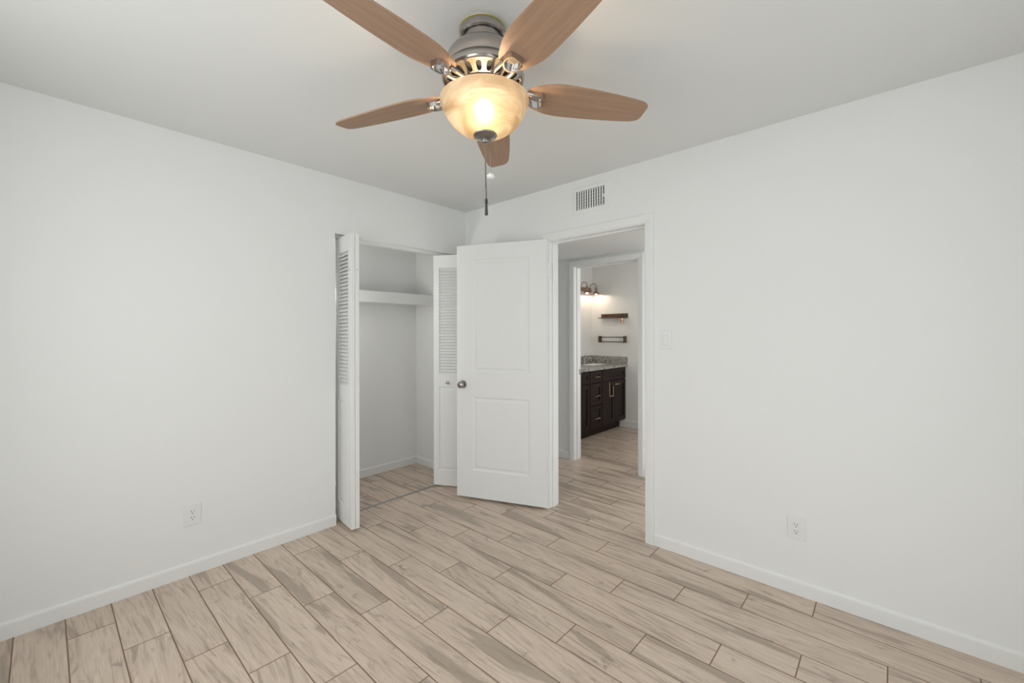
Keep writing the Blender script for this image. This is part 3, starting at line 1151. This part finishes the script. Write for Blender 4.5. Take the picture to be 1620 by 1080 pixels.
g = 0.004
secs = [(2.305, 2.955), (1.353, 2.003)]
for (a, c) in secs:
    shaker(a + g, c - g, 0.700, 0.850, 'false_front')
    mid = (a + c) / 2
    shaker(a + g, mid - g / 2, 0.125, 0.690, 'door')
    shaker(mid + g / 2, c - g, 0.125, 0.690, 'door')
for (z0, z1) in ((0.700, 0.850), (0.415, 0.690), (0.125, 0.405)):
    d = shaker(2.007 + g, 2.301 - g, z0, z1, 'drawer', 0.05)
    pull(d, 2.154, (z0 + z1) / 2 + (0.0 if z1 > 0.8 else -0.02))

ct = empty('granite_countertop', (-0.2, 2.15, 0.86))
tag(ct, 'speckled grey granite countertop with backsplash on the dark vanity', 'countertop')
ivc = Matrix.Translation((0.2, -2.15, -0.86))
b = bmesh.new()
# slab with a sink hole
holes = [(2.45, 2.80, -0.34, -0.14)]


def slab_xy(bm, x0, x1, y0, y1, z0, z1, hole, mat):
    (ha, hb, hc, hd) = hole   # y0,y1,x0,x1
    box(bm, x0, hc, y0, y1, z0, z1, 0, 1, mat)
    box(bm, hd, x1, y0, y1, z0, z1, 0, 1, mat)
    box(bm, hc, hd, y0, ha, z0, z1, 0, 1, mat)
    box(bm, hc, hd, hb, y1, z0, z1, 0, 1, mat)


slab_xy(b, BXL + 0.001, 0.104, 1.335, BY1 - 0.001, 0.8605, 0.893, holes[0], ivc)
obj('slab', b, 'granite', ct)
obj('backsplash', box(bmesh.new(), BXL + 0.001, 0.104, BY1 - 0.021, BY1 - 0.001, 0.8935, 0.998, 0.0015, 1, ivc), 'granite', ct)
obj('backsplash', box(bmesh.new(), BXL + 0.001, BXL + 0.021, 1.335, BY1 - 0.022, 0.8935, 0.998, 0.0015, 1, ivc), 'granite', ct)
b = bmesh.new()
rows = []
for o, z in ((0.0, 0.8930), (0.003, 0.886), (0.010, 0.872), (0.030, 0.8635), (0.075, 0.8615)):
    rows.append([b.verts.new(ivc @ Vector(q)) for q in ((-0.34 + o, 2.45 + o, z), (-0.14 - o, 2.45 + o, z), (-0.14 - o, 2.80 - o, z), (-0.34 + o, 2.80 - o, z))])
for a, c in zip(rows, rows[1:]):
    for k in range(4):
        l = (k + 1) % 4
        b.faces.new((a[k], a[l], c[l], c[k]))
b.faces.new(rows[-1])
obj('sink_basin', b, 'white', ct)

fa = empty('faucet', (-0.385, 2.60, 0.893))
tag(fa, 'small chrome basin faucet on the granite countertop', 'faucet')
b = bmesh.new()
lathe(b, [(0, 0.0005), (0.024, 0.0005), (0.024, 0.006), (0.014, 0.010), (0.013, 0.09), (0, 0.092)], 24)
obj('body', b, 'chrome', fa, 35)
b = bmesh.new()
tube(b, [(0.006, 0, 0.065), (0.04, 0, 0.085), (0.08, 0, 0.090), (0.105, 0, 0.082), (0.112, 0, 0.068)], 0.009, 12)
obj('spout', b, 'chrome', fa, 40)
b = bmesh.new()
tube(b, [(0, 0, 0.09), (-0.004, 0, 0.108), (0.03, 0, 0.128)], [0.008, 0.007, 0.005], 10)
obj('lever', b, 'chrome', fa, 40)

# vanity light: three gooseneck barn shades in a row on the side wall
vl = empty('vanity_light', (BXL, 2.585, 1.97))
tag(vl, 'bronze vanity light with gooseneck arms and lit barn shades on the bathroom wall', 'vanity light')
obj('back_plate', box(bmesh.new(), 0.0005, 0.022, -0.33, 0.33, -0.035, 0.035, 0.006, 2), 'bronze', vl)
for yy in (0.265, 0.015, -0.235):
    b = bmesh.new()
    pts = [(0.02, yy, -0.005), (0.035, yy, 0.015)]
    for k in range(11):
        t = PI - k / 10 * PI
        pts.append((0.088 + 0.050 * math.cos(t), yy, 0.040 + 0.056 * math.sin(t)))
    pts += [(0.138, yy, 0.022), (0.138, yy, 0.010)]
    tube(b, pts, 0.0065, 10)
    obj('arm', b, 'bronze', vl, 40)
    mt = Matrix.Translation((0.138, yy, 0))
    b = lathe(bmesh.new(), [(0, 0.034), (0.014, 0.033), (0.019, 0.026), (0.019, -0.012), (0.024, -0.020), (0.036, -0.034), (0.064, -0.056), (0.090, -0.067), (0.094, -0.071),
                            (0.088, -0.069), (0.062, -0.059), (0.034, -0.038), (0.021, -0.023), (0.016, -0.015), (0, -0.015)], 36, mt)
    s = obj('shade', b, 'bronze', vl, 35)
    b = lathe(bmesh.new(), [(0, -0.016), (0.010, -0.018), (0.011, -0.034), (0.015, -0.048), (0.0165, -0.058), (0.014, -0.068), (0.008, -0.074), (0, -0.075)], 16, mt)
    obj('light_bulb', b, 'vbulb', s, 0)

# wall shelf with hooks, cup, towel rack, towel loop
hs = empty('wall_shelf', (-0.1, BY1, 1.58))
tag(hs, 'narrow dark wood wall ledge with hooks on the bathroom wall, above the iron rack', 'wall shelf')
obj('back_board', box(bmesh.new(), -0.208, 0.212, -0.018, -0.0005, -0.030, 0.034, 0.002, 1), 'shelfwood', hs)
obj('ledge', box(bmesh.new(), -0.222, 0.182, -0.088, -0.0185, -0.030, -0.018, 0.002, 1), 'shelfwood', hs)
for x in (-0.12, -0.02, 0.10):
    b = bmesh.new()
    tube(b, [(x, -0.018, 0.0), (x, -0.040, -0.003), (x, -0.050, -0.002), (x, -0.054, 0.010)], 0.0045, 8)
    obj('hook', b, 'iron', hs, 40)
cup = empty('tumbler', (0.0, 0, 0))
cup.location = (0.055, BY1 - 0.07, 1.5495)
tag(cup, 'small brass cup hanging below the dark wood wall ledge', 'cup')
obj('cup_body', lathe(bmesh.new(), [(0.0, 0.0), (0.012, 0.0), (0.022, -0.004), (0.023, -0.008), (0.023, -0.078), (0.021, -0.082), (0.0, -0.082)], 28), 'brass', cup, 35)
obj('cup_band', lathe(bmesh.new(), [(0.0228, -0.030), (0.0245, -0.030), (0.0245, -0.055), (0.0228, -0.055)], 28), 'bronze', cup, 35)

rk = empty('towel_rack', (-0.115, BY1, 1.245))
tag(rk, 'black iron rail rack with square end plates on the bathroom wall', 'towel rack')
for s in (-1, 1):
    obj('end_plate', box(bmesh.new(), s * 0.2 - 0.008, s * 0.2 + 0.008, -0.078, -0.0005, -0.048, 0.048, 0.003, 1), 'shelfwood', rk)
for z in (0.030, -0.036):
    b = bmesh.new()
    box(b, -0.1915, 0.1915, -0.074, -0.064, z - 0.006, z + 0.006, 0.002, 1)
    obj('rail', b, 'iron', rk)

tl = empty('towel_loop', (VX + 0.02, 2.515, 0.66))
tag(tl, 'brass rectangular towel loop hung over the left of the two right vanity doors', 'towel holder')
b = bmesh.new()
tube(b, [(0.001, -0.05, 0.012), (0.014, -0.05, 0.010), (0.016, -0.05, -0.06), (0.016, -0.05, -0.165), (0.016, -0.045, -0.172), (0.016, 0.045, -0.172), (0.016, 0.05, -0.165),
         (0.016, 0.05, -0.04)], 0.006, 8)
obj('bar', b, 'brass', tl, 40)
hk = empty('door_hook', (VX + 0.0205, 2.690, 0.635))
tag(hk, 'small brass double hook on the rightmost vanity door', 'hook')
b = bmesh.new()
box(b, 0.0, 0.004, -0.045, 0.045, -0.008, 0.008, 0.001, 1)
for s in (-1, 1):
    tube(b, [(0.004, s * 0.03, 0), (0.022, s * 0.03, -0.006), (0.030, s * 0.03, 0.006), (0.028, s * 0.03, 0.016)], 0.005, 8)
obj('hook_body', b, 'brass', hk, 40)
